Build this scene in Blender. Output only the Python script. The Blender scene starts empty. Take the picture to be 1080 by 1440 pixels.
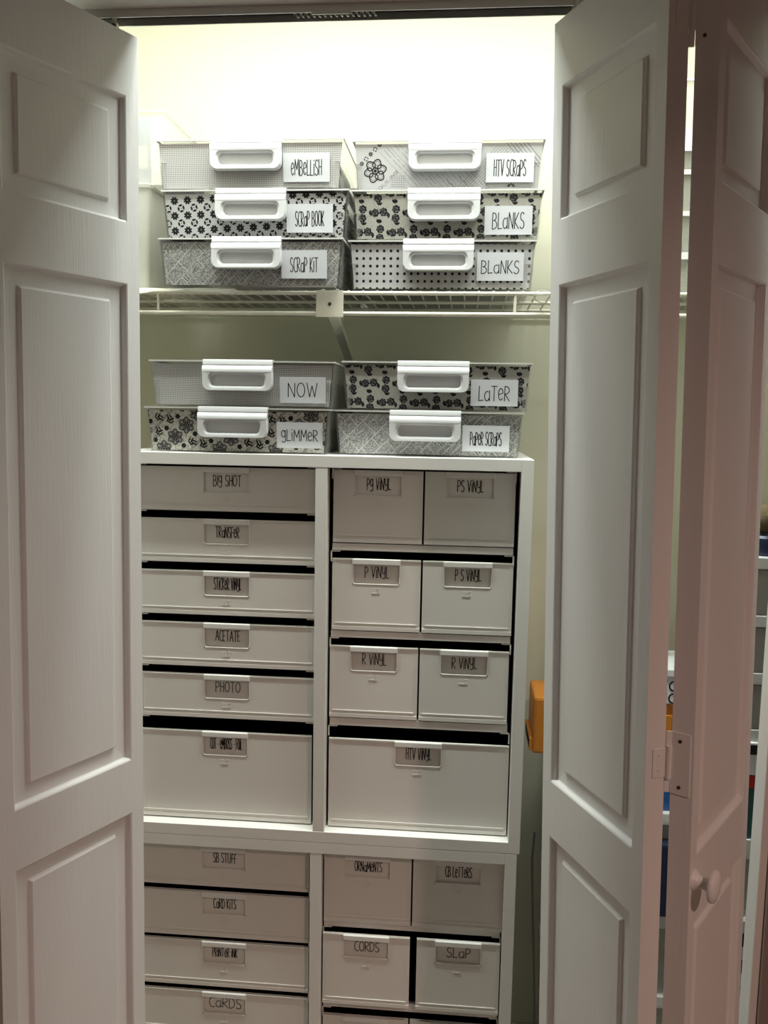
import bpy, math, random
from mathutils import Vector, Matrix
C = bpy.context.scene.collection
sc = bpy.context.scene
R = random.Random(7)

# ---------------------------------------------------------------- camera
cam_d = bpy.data.cameras.new('camera')
cam = bpy.data.objects.new('camera', cam_d); C.objects.link(cam)
CY, CP, CR, CF = -0.09250, -0.11541, 0.01757, 1187.69
fw = Vector((math.sin(CY) * math.cos(CP), math.cos(CY) * math.cos(CP), math.sin(CP)))
r0 = Vector((math.cos(CY), -math.sin(CY), 0)); u0 = r0.cross(fw)
rv = math.cos(CR) * r0 + math.sin(CR) * u0; uv = -math.sin(CR) * r0 + math.cos(CR) * u0
M = Matrix((rv, uv, -fw)).transposed().to_4x4(); M.translation = Vector((0.1133, -1.2078, 1.5024))
cam.matrix_world = M
cam_d.sensor_fit = 'VERTICAL'; cam_d.sensor_height = 36.0; cam_d.lens = CF * 36.0 / 1440.0
cam_d.clip_start = 0.05
sc.camera = cam

# ---------------------------------------------------------------- light and exposure
sc.view_settings.view_transform = 'Standard'
sc.view_settings.look = 'None'
sc.view_settings.gamma = 1.0
sc.view_settings.use_curve_mapping = False
sc.view_settings.exposure = 0.0
w = bpy.data.worlds.new('world'); sc.world = w; w.use_nodes = True
w.node_tree.nodes['Background'].inputs[0].default_value = (1.0, 0.72, 0.62, 1)
w.node_tree.nodes['Background'].inputs[1].default_value = 0.04

def area(name, loc, size, power, col, rot=(0, 0, 0), size_y=None, spread=180):
    d = bpy.data.lights.new(name, 'AREA'); d.energy = power; d.color = col; d.size = size
    d.spread = math.radians(spread)
    if size_y: d.shape = 'RECTANGLE'; d.size_y = size_y
    else: d.shape = 'DISK'
    o = bpy.data.objects.new(name, d); C.objects.link(o); o.location = loc; o.rotation_euler = rot
    return o
area('closet_light', (-0.03, 0.165, 2.425), 1.30, 12.6, (0.93, 1.0, 0.97), size_y=0.16)
area('added_down_fill', (-0.03, 0.085, 2.424), 1.30, 4.6, (0.94, 1.0, 0.92), size_y=0.03, spread=75)  # added fill, aimed down to brighten drawer fronts and cabinet ledge
area('room_light', (1.16, -1.65, 2.40), 0.10, 17.0, (1.0, 0.66, 0.55), spread=142)

# ---------------------------------------------------------------- materials
def nodes(name):
    m = bpy.data.materials.new(name); m.use_nodes = True
    return m, m.node_tree.nodes, m.node_tree.links, m.node_tree.nodes['Principled BSDF']
def mat(name, col, rough=0.5, spec=0.5, noise=0.0, nscale=8.0, bump=0.0, bscale=(60, 60, 60), metal=0.0, coat=0.0):
    m, n, l, b = nodes(name)
    b.inputs['Base Color'].default_value = (*col, 1); b.inputs['Roughness'].default_value = rough
    b.inputs['Specular IOR Level'].default_value = spec; b.inputs['Metallic'].default_value = metal
    b.inputs['Coat Weight'].default_value = coat
    tc = n.new('ShaderNodeTexCoord')
    if noise:
        t = n.new('ShaderNodeTexNoise'); t.inputs['Scale'].default_value = nscale; t.inputs['Detail'].default_value = 5
        l.new(tc.outputs['Object'], t.inputs['Vector'])
        r = n.new('ShaderNodeMapRange'); r.inputs[3].default_value = 1 - noise; r.inputs[4].default_value = 1 + noise
        l.new(t.outputs['Fac'], r.inputs[0])
        x = n.new('ShaderNodeVectorMath'); x.operation = 'SCALE'; x.inputs[0].default_value = col
        l.new(r.outputs[0], x.inputs['Scale']); l.new(x.outputs[0], b.inputs['Base Color'])
    if bump:
        mp = n.new('ShaderNodeMapping'); mp.inputs['Scale'].default_value = bscale
        t = n.new('ShaderNodeTexNoise'); t.inputs['Scale'].default_value = 1.0; t.inputs['Detail'].default_value = 4
        l.new(tc.outputs['Object'], mp.inputs[0]); l.new(mp.outputs[0], t.inputs['Vector'])
        bp = n.new('ShaderNodeBump'); bp.inputs['Strength'].default_value = bump; bp.inputs['Distance'].default_value = 0.002
        l.new(t.outputs['Fac'], bp.inputs['Height']); l.new(bp.outputs[0], b.inputs['Normal'])
    return m
def clear(name, fac, col=(0.85, 0.87, 0.84), rough=0.15, tint=(1, 1, 1)):
    m, n, l, b = nodes(name)
    b.inputs['Base Color'].default_value = (*col, 1); b.inputs['Roughness'].default_value = rough
    t = n.new('ShaderNodeBsdfTransparent'); t.inputs[0].default_value = (*tint, 1)
    x = n.new('ShaderNodeMixShader'); x.inputs[0].default_value = fac
    l.new(t.outputs[0], x.inputs[1]); l.new(b.outputs[0], x.inputs[2])
    l.new(x.outputs[0], n['Material Output'].inputs['Surface'])
    return m
def grid_mat(name, base, line, step, frac):
    m, n, l, b = nodes(name); b.inputs['Roughness'].default_value = 0.7
    tc = n.new('ShaderNodeTexCoord'); sp = n.new('ShaderNodeSeparateXYZ'); l.new(tc.outputs['Object'], sp.inputs[0])
    outs = []
    for ax in ('X', 'Z'):
        a = n.new('ShaderNodeMath'); a.operation = 'DIVIDE'; a.inputs[1].default_value = step; l.new(sp.outputs[ax], a.inputs[0])
        f = n.new('ShaderNodeMath'); f.operation = 'FRACT'; l.new(a.outputs[0], f.inputs[0])
        g = n.new('ShaderNodeMath'); g.operation = 'LESS_THAN'; g.inputs[1].default_value = frac; l.new(f.outputs[0], g.inputs[0])
        outs.append(g)
    s = n.new('ShaderNodeMath'); s.operation = 'ADD'; l.new(outs[0].outputs[0], s.inputs[0]); l.new(outs[1].outputs[0], s.inputs[1])
    h = n.new('ShaderNodeMath'); h.operation = 'MULTIPLY'; h.inputs[1].default_value = 0.5; l.new(s.outputs[0], h.inputs[0])
    c = n.new('ShaderNodeValToRGB'); c.color_ramp.elements[0].color = (*base, 1); c.color_ramp.elements[1].color = (*line, 1)
    mid = c.color_ramp.elements.new(0.5); mid.color = (*[x * 0.42 + y * 0.58 for x, y in zip(base, line)], 1)
    l.new(h.outputs[0], c.inputs[0]); l.new(c.outputs[0], b.inputs['Base Color'])
    return m
def speckle(name, c0, c1, scale, lo=0.42, hi=0.6):
    m, n, l, b = nodes(name); b.inputs['Roughness'].default_value = 0.75
    tc = n.new('ShaderNodeTexCoord'); t = n.new('ShaderNodeTexNoise'); t.inputs['Scale'].default_value = scale; t.inputs['Detail'].default_value = 3
    l.new(tc.outputs['Object'], t.inputs['Vector'])
    c = n.new('ShaderNodeValToRGB'); c.color_ramp.elements[0].position = lo; c.color_ramp.elements[0].color = (*c0, 1)
    c.color_ramp.elements[1].position = hi; c.color_ramp.elements[1].color = (*c1, 1)
    l.new(t.outputs['Fac'], c.inputs[0]); l.new(c.outputs[0], b.inputs['Base Color'])
    return m

WALL = mat('closet_wall_paint', (0.80, 0.79, 0.63), 0.6, 0.3, noise=0.02, nscale=3, bump=0.06, bscale=(140, 140, 140))
CEIL = mat('ceiling_paint', (0.82, 0.81, 0.76), 0.8, 0.2, bump=0.2, bscale=(90, 90, 90))
ROOMW = mat('room_wall_paint', (0.55, 0.50, 0.44), 0.6, 0.3, bump=0.1, bscale=(140, 140, 140))
CARPET = mat('carpet_pile', (0.42, 0.36, 0.31), 0.95, 0.1, noise=0.25, nscale=90, bump=0.6, bscale=(300, 300, 300))
DOOR = mat('door_paint', (0.87, 0.86, 0.845), 0.42, 0.4, noise=0.02, nscale=2, bump=0.16, bscale=(420, 420, 9))
TRIM = mat('trim_paint', (0.74, 0.71, 0.68), 0.35, 0.4)
LAMW = mat('white_laminate', (0.82, 0.81, 0.77), 0.40, 0.45, noise=0.03, nscale=5, bump=0.03, bscale=(200, 30, 200))
PLAS = mat('white_plastic', (0.81, 0.79, 0.74), 0.45, 0.4, noise=0.015, nscale=6)
PTAB = mat('tab_plastic', (0.84, 0.83, 0.80), 0.38, 0.5)
HAND = mat('handle_plastic', (0.66, 0.67, 0.675), 0.30, 0.5)
RIMP = mat('rim_plastic', (0.84, 0.84, 0.82), 0.25, 0.5)
DARK = mat('interior_shade_dark', (0.012, 0.011, 0.010), 0.7, 0.15)  # shade inside the drawer units, painted into tray and case colour
INK = mat('black_vinyl_lettering', (0.012, 0.012, 0.013), 0.5, 0.3)
CARD = mat('white_card', (0.68, 0.70, 0.73), 0.7, 0.2)
CREAM = mat('coated_wire', (0.80, 0.77, 0.64), 0.35, 0.5)
METAL = mat('track_steel', (0.62, 0.61, 0.58), 0.35, 0.5, metal=0.7)
BLACK = mat('black_slot', (0.01, 0.01, 0.01), 0.6, 0.2)
SCREW = mat('dark_screw', (0.10, 0.09, 0.08), 0.4, 0.5, metal=0.6)
CLEARF = clear('clear_front_plastic', 0.10, col=(0.03, 0.03, 0.03), rough=0.12)
CLEARS = clear('clear_side_plastic', 0.17, col=(0.70, 0.70, 0.66), rough=0.2)
CLEARL = clear('clear_lid_plastic', 0.06, col=(0.8, 0.8, 0.78), rough=0.12)
FROST = clear('frosted_plastic', 0.42, col=(0.86, 0.85, 0.76), rough=0.35)
CLRB = clear('clear_bin_plastic', 0.32, col=(0.74, 0.76, 0.66), rough=0.2)
PWHITE = mat('paper_white', (0.76, 0.76, 0.76), 0.75, 0.2)
PCREAM = mat('paper_cream', (0.60, 0.585, 0.52), 0.75, 0.2)
PFILL = mat('pattern_petal_fill', (0.46, 0.44, 0.41), 0.7, 0.2)
PINK = mat('pattern_charcoal', (0.020, 0.020, 0.023), 0.7, 0.2)
PGREY = mat('pattern_grey', (0.27, 0.27, 0.27), 0.7, 0.2)
PLITE = mat('pattern_light', (0.84, 0.84, 0.81), 0.7, 0.2)
PGRID = grid_mat('paper_grid', (0.95, 0.94, 0.92), (0.20, 0.19, 0.19), 0.0032, 0.26)
PNEWS = speckle('paper_newsprint', (0.26, 0.26, 0.255), (0.74, 0.74, 0.72), 420)
PFOLK = speckle('paper_folk', (0.40, 0.38, 0.31), (0.80, 0.78, 0.70), 260, 0.36, 0.52)
STACK = mat('paper_edges', (0.55, 0.53, 0.49), 0.8, 0.1, noise=0.45, nscale=1.0, bump=0.4, bscale=(5, 5, 500))
ORANGE = mat('orange_plastic', (0.72, 0.26, 0.03), 0.4, 0.5, noise=0.03)
BLUE = mat('blue_plastic', (0.03, 0.13, 0.38), 0.45, 0.4)
NAVY = mat('navy_plastic', (0.02, 0.03, 0.07), 0.4, 0.4)
RED = mat('red_plastic', (0.50, 0.03, 0.03), 0.45, 0.4)
TEAL = mat('teal_plastic', (0.05, 0.14, 0.15), 0.5, 0.4)
OLIVE = mat('olive_yarn', (0.14, 0.11, 0.06), 0.9, 0.1, noise=0.4, nscale=120, bump=0.8, bscale=(200, 200, 200))
GREYP = mat('grey_drawer_plastic', (0.30, 0.29, 0.27), 0.4, 0.4)
CABLE = mat('cable_rubber', (0.10, 0.10, 0.10), 0.5, 0.4)

# ---------------------------------------------------------------- mesh builder
class MB:
    def __init__(s, fn=None): s.v, s.f, s.m, s.fn = [], [], [], fn
    def add(s, vs, fs, m=0):
        o = len(s.v); s.v += [tuple(q) for q in vs]
        for f in fs: s.f.append([i + o for i in f]); s.m.append(m)
        return s
    def box(s, x0, x1, y0, y1, z0, z1, m=0):
        vs = [(x, y, z) for z in (z0, z1) for y in (y0, y1) for x in (x0, x1)]
        return s.add(vs, [(0, 2, 3, 1), (4, 5, 7, 6), (0, 1, 5, 4), (2, 6, 7, 3), (0, 4, 6, 2), (1, 3, 7, 5)], m)
    def loft(s, loops, m=0, cap0=False, cap1=False, closed=True):
        n = len(loops[0]); vs = [p for L in loops for p in L]; fs = []
        for i in range(len(loops) - 1):
            for j in range(n if closed else n - 1):
                k = (j + 1) % n
                fs.append((i * n + j, i * n + k, (i + 1) * n + k, (i + 1) * n + j))
        if cap0: fs.append(tuple(range(n))[::-1])
        if cap1: fs.append(tuple((len(loops) - 1) * n + j for j in range(n)))
        return s.add(vs, fs, m)
    def tube(s, pts, r, m=0, n=8, closed=False):
        pts = [Vector(p) for p in pts]; loops = []; up = None
        for i, p in enumerate(pts):
            a = pts[(i - 1) % len(pts)] if (closed or i) else p
            b = pts[(i + 1) % len(pts)] if (closed or i < len(pts) - 1) else p
            t = (b - a).normalized()
            if up is None:
                up = Vector((0, 0, 1)) if abs(t.z) < 0.9 else Vector((1, 0, 0))
            e = t.cross(up).normalized(); up = e.cross(t).normalized()
            rr = r[i] if isinstance(r, (list, tuple)) else r
            loops.append([p + rr * (math.cos(2 * math.pi * k / n) * e + math.sin(2 * math.pi * k / n) * up) for k in range(n)])
        if closed: loops.append(loops[0])
        return s.loft(loops, m, not closed, not closed)
    def lathe(s, prof, o, ax, m=0, n=24):
        ax = Vector(ax).normalized(); a = ax.orthogonal().normalized(); b = ax.cross(a); o = Vector(o)
        loops = [[o + ax * h + max(r, 1e-4) * (math.cos(2 * math.pi * k / n) * a + math.sin(2 * math.pi * k / n) * b) for k in range(n)] for r, h in prof]
        return s.loft(loops, m, True, True)
    def build(s, name, mats, parent=None, bevel=0.0, smooth=None, label=None, loc=None, seg=2):
        me = bpy.data.meshes.new(name)
        vs = [s.fn(*q) for q in s.v] if s.fn else s.v
        me.from_pydata(vs, [], s.f)
        for m_ in (mats if isinstance(mats, (list, tuple)) else [mats]): me.materials.append(m_)
        me.polygons.foreach_set('material_index', s.m)
        me.update(); me.validate()
        if smooth is not None:
            me.shade_smooth(); me.set_sharp_from_angle(angle=math.radians(smooth))
        o = bpy.data.objects.new(name, me); C.objects.link(o)
        if parent: o.parent = parent
        if loc: o.location = loc
        if bevel:
            b = o.modifiers.new('bevel', 'BEVEL'); b.width = bevel; b.segments = seg; b.limit_method = 'ANGLE'; b.angle_limit = math.radians(40)
            b.harden_normals = False
        if label: o['label'] = label
        return o
def tag(o, label, cat, group=None):
    o['label'] = label; o['category'] = cat
    if group: o['group'] = group
    return o
def empty(name, loc, rz=0.0, label=None, cat=None, group=None):
    o = bpy.data.objects.new(name, None); C.objects.link(o); o.location = loc; o.rotation_euler = (0, 0, rz)
    o.empty_display_size = 0.05
    if label: tag(o, label, cat, group)
    return o
def struct(o): o['kind'] = 'structure'; return o

# ---------------------------------------------------------------- handwriting: stroke letters on a unit cell
def arc(cx, cy, rx, ry, a0, a1, n=10):
    return [(cx + rx * math.cos(math.radians(a0 + (a1 - a0) * i / n)), cy + ry * math.sin(math.radians(a0 + (a1 - a0) * i / n))) for i in range(n + 1)]
GLY = {
 'A': (0.62, [[(0, 0), (0.31, 1), (0.62, 0)], [(0.1, 0.36), (0.52, 0.36)]]),
 'a': (0.52, [arc(0.24, 0.32, 0.24, 0.32, 60, 330, 12), [(0.48, 0.70), (0.50, 0)]]),
 'B': (0.52, [[(0, 0), (0.02, 1)], [(0, 1)] + arc(0.14, 0.77, 0.30, 0.23, 90, -90, 8) + arc(0.14, 0.27, 0.38, 0.27, 90, -90, 8) + [(0, 0)]]),
 'C': (0.50, [arc(0.36, 0.5, 0.36, 0.5, 60, 300, 14)]),
 'D': (0.54, [[(0, 0), (0, 1)], [(0, 1)] + arc(0.08, 0.5, 0.46, 0.5, 90, -90, 12) + [(0, 0)]]),
 'E': (0.44, [[(0.44, 1), (0, 1), (0, 0), (0.44, 0)], [(0, 0.52), (0.36, 0.52)]]),
 'e': (0.46, [[(0.03, 0.40), (0.44, 0.50)] + arc(0.23, 0.42, 0.23, 0.40, 15, 320, 14)]),
 'F': (0.42, [[(0.42, 1), (0, 1), (0, 0)], [(0, 0.52), (0.34, 0.52)]]),
 'f': (0.42, [arc(0.28, 0.80, 0.14, 0.18, 30, 180, 6) + [(0.14, 0)], [(-0.05, 0.5), (0.40, 0.5)]]),
 'g': (0.48, [arc(0.22, 0.62, 0.22, 0.30, 40, 400, 14), [(0.44, 0.92), (0.46, 0.06)] + arc(0.24, 0.04, 0.22, 0.18, 0, -150, 8)]),
 'H': (0.46, [[(0, 0), (0.02, 1)], [(0.44, 0), (0.46, 1)], [(0, 0.52), (0.46, 0.52)]]),
 'I': (0.06, [[(0.03, 0), (0.03, 1)]]),
 'i': (0.08, [[(0.04, 0), (0.04, 0.74)], [(0.035, 0.94), (0.05, 1.0)]]),
 'K': (0.48, [[(0, 0), (0, 1)], [(0.44, 1), (0.02, 0.44), (0.48, 0)]]),
 'L': (0.42, [[(0.02, 1), (0, 0), (0.42, 0.04)]]),
 'M': (0.68, [[(0, 0), (0.06, 1), (0.34, 0.34), (0.62, 1), (0.68, 0)]]),
 'N': (0.52, [[(0, 0), (0.02, 1), (0.48, 0), (0.52, 1)]]),
 'O': (0.58, [arc(0.29, 0.5, 0.29, 0.5, 90, 450, 18)]),
 'P': (0.46, [[(0, 0), (0.01, 1)], [(0, 0.98)] + arc(0.12, 0.72, 0.34, 0.27, 90, -90, 8) + [(0, 0.45)]]),
 'Q': (0.60, [arc(0.29, 0.5, 0.29, 0.5, 90, 450, 18), [(0.34, 0.25), (0.6, -0.05)]]),
 'R': (0.50, [[(0, 0), (0.01, 1)], [(0, 0.98)] + arc(0.12, 0.74, 0.34, 0.25, 90, -90, 8) + [(0.04, 0.48), (0.50, 0)]]),
 'S': (0.48, [arc(0.26, 0.75, 0.22, 0.25, 35, 250, 10) + arc(0.22, 0.25, 0.25, 0.25, 70, -150, 10)]),
 'T': (0.56, [[(0, 1), (0.56, 1)], [(0.28, 1), (0.27, 0)]]),
 'U': (0.52, [[(0, 1)] + arc(0.26, 0.28, 0.26, 0.28, 180, 360, 10) + [(0.52, 1)]]),
 'V': (0.54, [[(0, 1), (0.26, 0), (0.54, 1)]]),
 'W': (0.78, [[(0, 1), (0.2, 0), (0.39, 0.8), (0.58, 0), (0.78, 1)]]),
 'X': (0.5, [[(0, 0), (0.5, 1)], [(0, 1), (0.5, 0)]]),
 'Y': (0.50, [[(0, 1)] + arc(0.24, 0.60, 0.22, 0.22, 200, 340, 6) + [(0.48, 1)], [(0.48, 1), (0.46, 0.05)] + arc(0.26, 0.06, 0.20, 0.14, 0, -150, 6)]),
 '-': (0.30, [[(0, 0.45), (0.30, 0.46)]]),
 ' ': (0.26, []), '6': (0.5, [arc(0.25, 0.28, 0.25, 0.28, 90, 450, 14), [(0.02, 0.3), (0.12, 0.75), (0.36, 1.0)]]),
}
def clip(poly, planes):
    for (a, b, c) in planes:   # keep a*u+b*v+c >= 0
        out = []
        for i in range(len(poly)):
            p, q = poly[i], poly[(i + 1) % len(poly)]
            dp, dq = a * p[0] + b * p[1] + c, a * q[0] + b * q[1] + c
            if dp >= 0: out.append(p)
            if dp * dq < 0:
                t = dp / (dp - dq); out.append((p[0] + t * (q[0] - p[0]), p[1] + t * (q[1] - p[1])))
        poly = out
        if len(poly) < 3: return []
    return poly
class Flat:
    """flat marks on a face: polygons in (u,v), mapped by fn(u,v,level) into the mesh builder"""
    def __init__(s, mb, fn, planes=None): s.mb, s.fn, s.pl = mb, fn, planes
    def poly(s, pts, m, lev=1):
        if s.pl: pts = clip(pts, s.pl)
        if len(pts) < 3: return
        s.mb.add([s.fn(u, v, lev) for u, v in pts], [tuple(range(len(pts)))], m)
    def line(s, pts, wd, m, lev=1):
        h = wd / 2
        for (x0, y0), (x1, y1) in zip(pts, pts[1:]):
            d = math.hypot(x1 - x0, y1 - y0)
            if d < 1e-7: continue
            ex, ey = (x1 - x0) / d * h * 0.6, (y1 - y0) / d * h * 0.6; nx, ny = -(y1 - y0) / d * h, (x1 - x0) / d * h
            s.poly([(x0 - ex - nx, y0 - ey - ny), (x1 + ex - nx, y1 + ey - ny), (x1 + ex + nx, y1 + ey + ny), (x0 - ex + nx, y0 - ey + ny)], m, lev)
    def disc(s, cx, cy, r, m, lev=1, n=12, ry=None, rot=0):
        ry = ry or r; c, sn = math.cos(rot), math.sin(rot)
        s.poly([(cx + r * math.cos(t) * c - ry * math.sin(t) * sn, cy + r * math.cos(t) * sn + ry * math.sin(t) * c) for t in [2 * math.pi * k / n for k in range(n)]], m, lev)
    def text(s, txt, cx, cy, wd, ht, sw, m, lev=1, rot=0.0):
        gap = 0.16; tot = sum(GLY[ch][0] for ch in txt) + gap * (len(txt) - 1)
        k = wd / tot; x = -wd / 2; c, sn = math.cos(rot), math.sin(rot)
        for ch in txt:
            aw, st = GLY[ch]; jy = R.uniform(-0.03, 0.03) * ht
            for pl in st:
                q = [(x + px * k, py * ht - ht / 2 + jy) for px, py in pl]
                s.line([(cx + a * c - b * sn, cy + a * sn + b * c) for a, b in q], sw, m, lev)
            x += (aw + gap) * k

# ---------------------------------------------------------------- the setting
ZCEIL = 2.46; YB = 0.655; XL, XR_ = -0.98, 0.95; JL, JR = -0.665, 0.552; ZH = 2.050
struct(MB().box(-2.6, 2.6, -3.4, YB + 0.1, -0.06, 0.0).build('floor', CARPET))
struct(MB().box(-2.6, 2.6, -3.4, YB + 0.1, ZCEIL, ZCEIL + 0.06).build('ceiling', CEIL))
struct(MB().box(XL - 0.1, XR_ + 0.1, YB, YB + 0.1, 0, ZCEIL).build('wall_back', WALL))
struct(MB().box(XL - 0.1, XL, 0.022, YB, 0, ZCEIL).build('wall_left', WALL))
struct(MB().box(XR_, XR_ + 0.1, 0.022, YB, 0, ZCEIL).build('wall_right', WALL))
mb = MB()
mb.box(-2.6, JL - 0.012, -0.010, 0.022, 0, ZCEIL).box(JR + 0.012, 2.6, -0.010, 0.022, 0, ZCEIL)
mb.box(JL - 0.012, JR + 0.012, -0.010, 0.022, ZH + 0.012, ZCEIL)
struct(mb.build('wall_front', ROOMW))
mb = MB(); mb.box(JR, JR + 0.012, -0.016, 0.024, 0, ZH + 0.012).box(JL - 0.012, JL, -0.016, 0.024, 0, ZH + 0.012)
mb.box(JL, JR, -0.060, 0.024, ZH, ZH + 0.012)
struct(mb.build('trim_1', TRIM, bevel=0.0015))
mb = MB()
for x0, x1 in ((JR + 0.012, JR + 0.075), (JL - 0.075, JL - 0.012)):
    mb.box(x0, x1, -0.022, -0.010, 0, ZH + 0.07)
mb.box(JL - 0.012, JR + 0.012, -0.070, -0.010, ZH + 0.012, ZH + 0.07)
struct(mb.build('trim_2', mat('casing_paint', (0.27, 0.205, 0.18), 0.25, 0.5), bevel=0.003))
struct(MB().box(XL, XR_, YB - 0.012, YB, 0, 0.085).build('baseboard_back', TRIM, bevel=0.003))

# ceiling lamp bar and room lamp (out of the frame, above the light they give)
t = empty('closet_lamp', (-0.05, 0.082, ZCEIL), 0, 'wide white lamp panel fixed to the closet ceiling behind the door header', 'lamp')
MB().box(-0.65, 0.69, -0.035, 0.190, -0.028, 0).build('lamp_housing', TRIM, t, 0.004)
t = empty('room_lamp', (1.16, -1.65, ZCEIL), 0, 'round white ceiling lamp out in the room', 'lamp')
MB().lathe([(0.09, 0), (0.09, -0.03), (0.06, -0.036)], (0, 0, 0), (0, 0, 1)).build('lamp_housing', TRIM, t, smooth=40)

# door track with its spring clip
t = empty('door_track', (JL, 0, ZH), 0, 'narrow steel track along the underside of the door header', 'track')
Lk = JR - JL
mb = MB(); mb.box(0, Lk, -0.014, -0.0125, -0.011, 0).box(0, Lk, 0.0125, 0.014, -0.011, 0).box(0, Lk, -0.0125, 0.0125, -0.0015, 0, 1)
mb.build('channel', [METAL, BLACK], t)
mb = MB(); pts = [(0.53 + 0.115 * i / 90, 0.004 * math.cos(i * 1.05), -0.007 + 0.004 * math.sin(i * 1.05)) for i in range(91)]
mb.tube(pts, 0.0009, 0, 6).box(0.558, 0.612, -0.0145, -0.013, -0.014, -0.003)
mb.build('spring_clip', METAL, t)

# ---------------------------------------------------------------- bifold doors
LW, TH, ZB_, ZT = 0.2427, 0.0265, 0.02, 2.026
PANELS = [(0.901, 0.20), (1.681, 0.982), (1.940, 1.766)]
def leaf_mesh(fn, s0=0.0223, s1=0.0223, panels=True):
    mb = MB(fn); W = LW; zs = [ZB_]
    for a, b in PANELS: zs += [b, a]
    zs.append(ZT)
    def q(t0, t1, z0, z1, o=0.0): mb.add([(t0, o, z0), (t1, o, z0), (t1, o, z1), (t0, o, z1)], [(0, 1, 2, 3)])
    for z0, z1 in zip(zs, zs[1:]): q(0, s0, z0, z1); q(W - s1, W, z0, z1)
    for i in range(0, len(zs), 2): q(s0, W - s1, zs[i], zs[i + 1])
    for a, b in PANELS:
        def rect(i, o): return [(s0 + i, o, b + i), (W - s1 - i, o, b + i), (W - s1 - i, o, a - i), (s0 + i, o, a - i)]
        mb.loft([rect(0, 0), rect(0.0025, 0.0015), rect(0.0045, 0.0085), rect(0.0255, 0.0095), rect(0.0265, 0.0060), rect(0.0285, 0.0045)], 0, False, True)
    for o0, o1, tt in ((0, TH, 0), (0, TH, W)):
        for z0, z1 in zip(zs, zs[1:]): mb.add([(tt, 0, z0), (tt, TH, z0), (tt, TH, z1), (tt, 0, z1)], [(0, 1, 2, 3)])
    for z0, z1 in zip(zs, zs[1:]): q(0, W, z0, z1, TH)
    for z in (ZB_, ZT): mb.add([(0, 0, z), (W, 0, z), (W, TH, z), (0, TH, z)], [(0, 1, 2, 3)])
    return mb
def fRL(t, o, z):
    th = 0.4195 + 0.0140 * (z - 1.45)
    return Vector((0.2318 - 0.0220 * (z - 1.45) + t * math.sin(th) + o * math.cos(th), 0.0157 * (z - 1.45) - t * math.cos(th) + o * math.sin(th), z))
def fPV(t, o, z):
    b = fRL(LW, TH, z); th = 0.5754; d = (math.sin(th), math.cos(th)); n = (math.cos(th), -math.sin(th))
    return Vector((b.x + 0.0074 + t * d[0] + (TH - o) * n[0], b.y + t * d[1] + (TH - o) * n[1], z))
def fLL(t, o, z):
    th = 0.44625
    return Vector((-0.3604 - 0.0046 * (z - 1.45) - t * math.sin(th) - o * math.cos(th), 0.0330 * (z - 1.45) - t * math.cos(th) + o * math.sin(th), z))
def fPL(t, o, z):
    b = fLL(LW, TH, z); th = 0.50; d = (-math.sin(th), math.cos(th)); n = (-math.cos(th), -math.sin(th))
    return Vector((b.x - 0.0074 + t * d[0] + (TH - o) * n[0], b.y + t * d[1] + (TH - o) * n[1], z))
def rel(fn, o): 
    off = Vector(o); return lambda *a: fn(*a) - off
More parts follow.
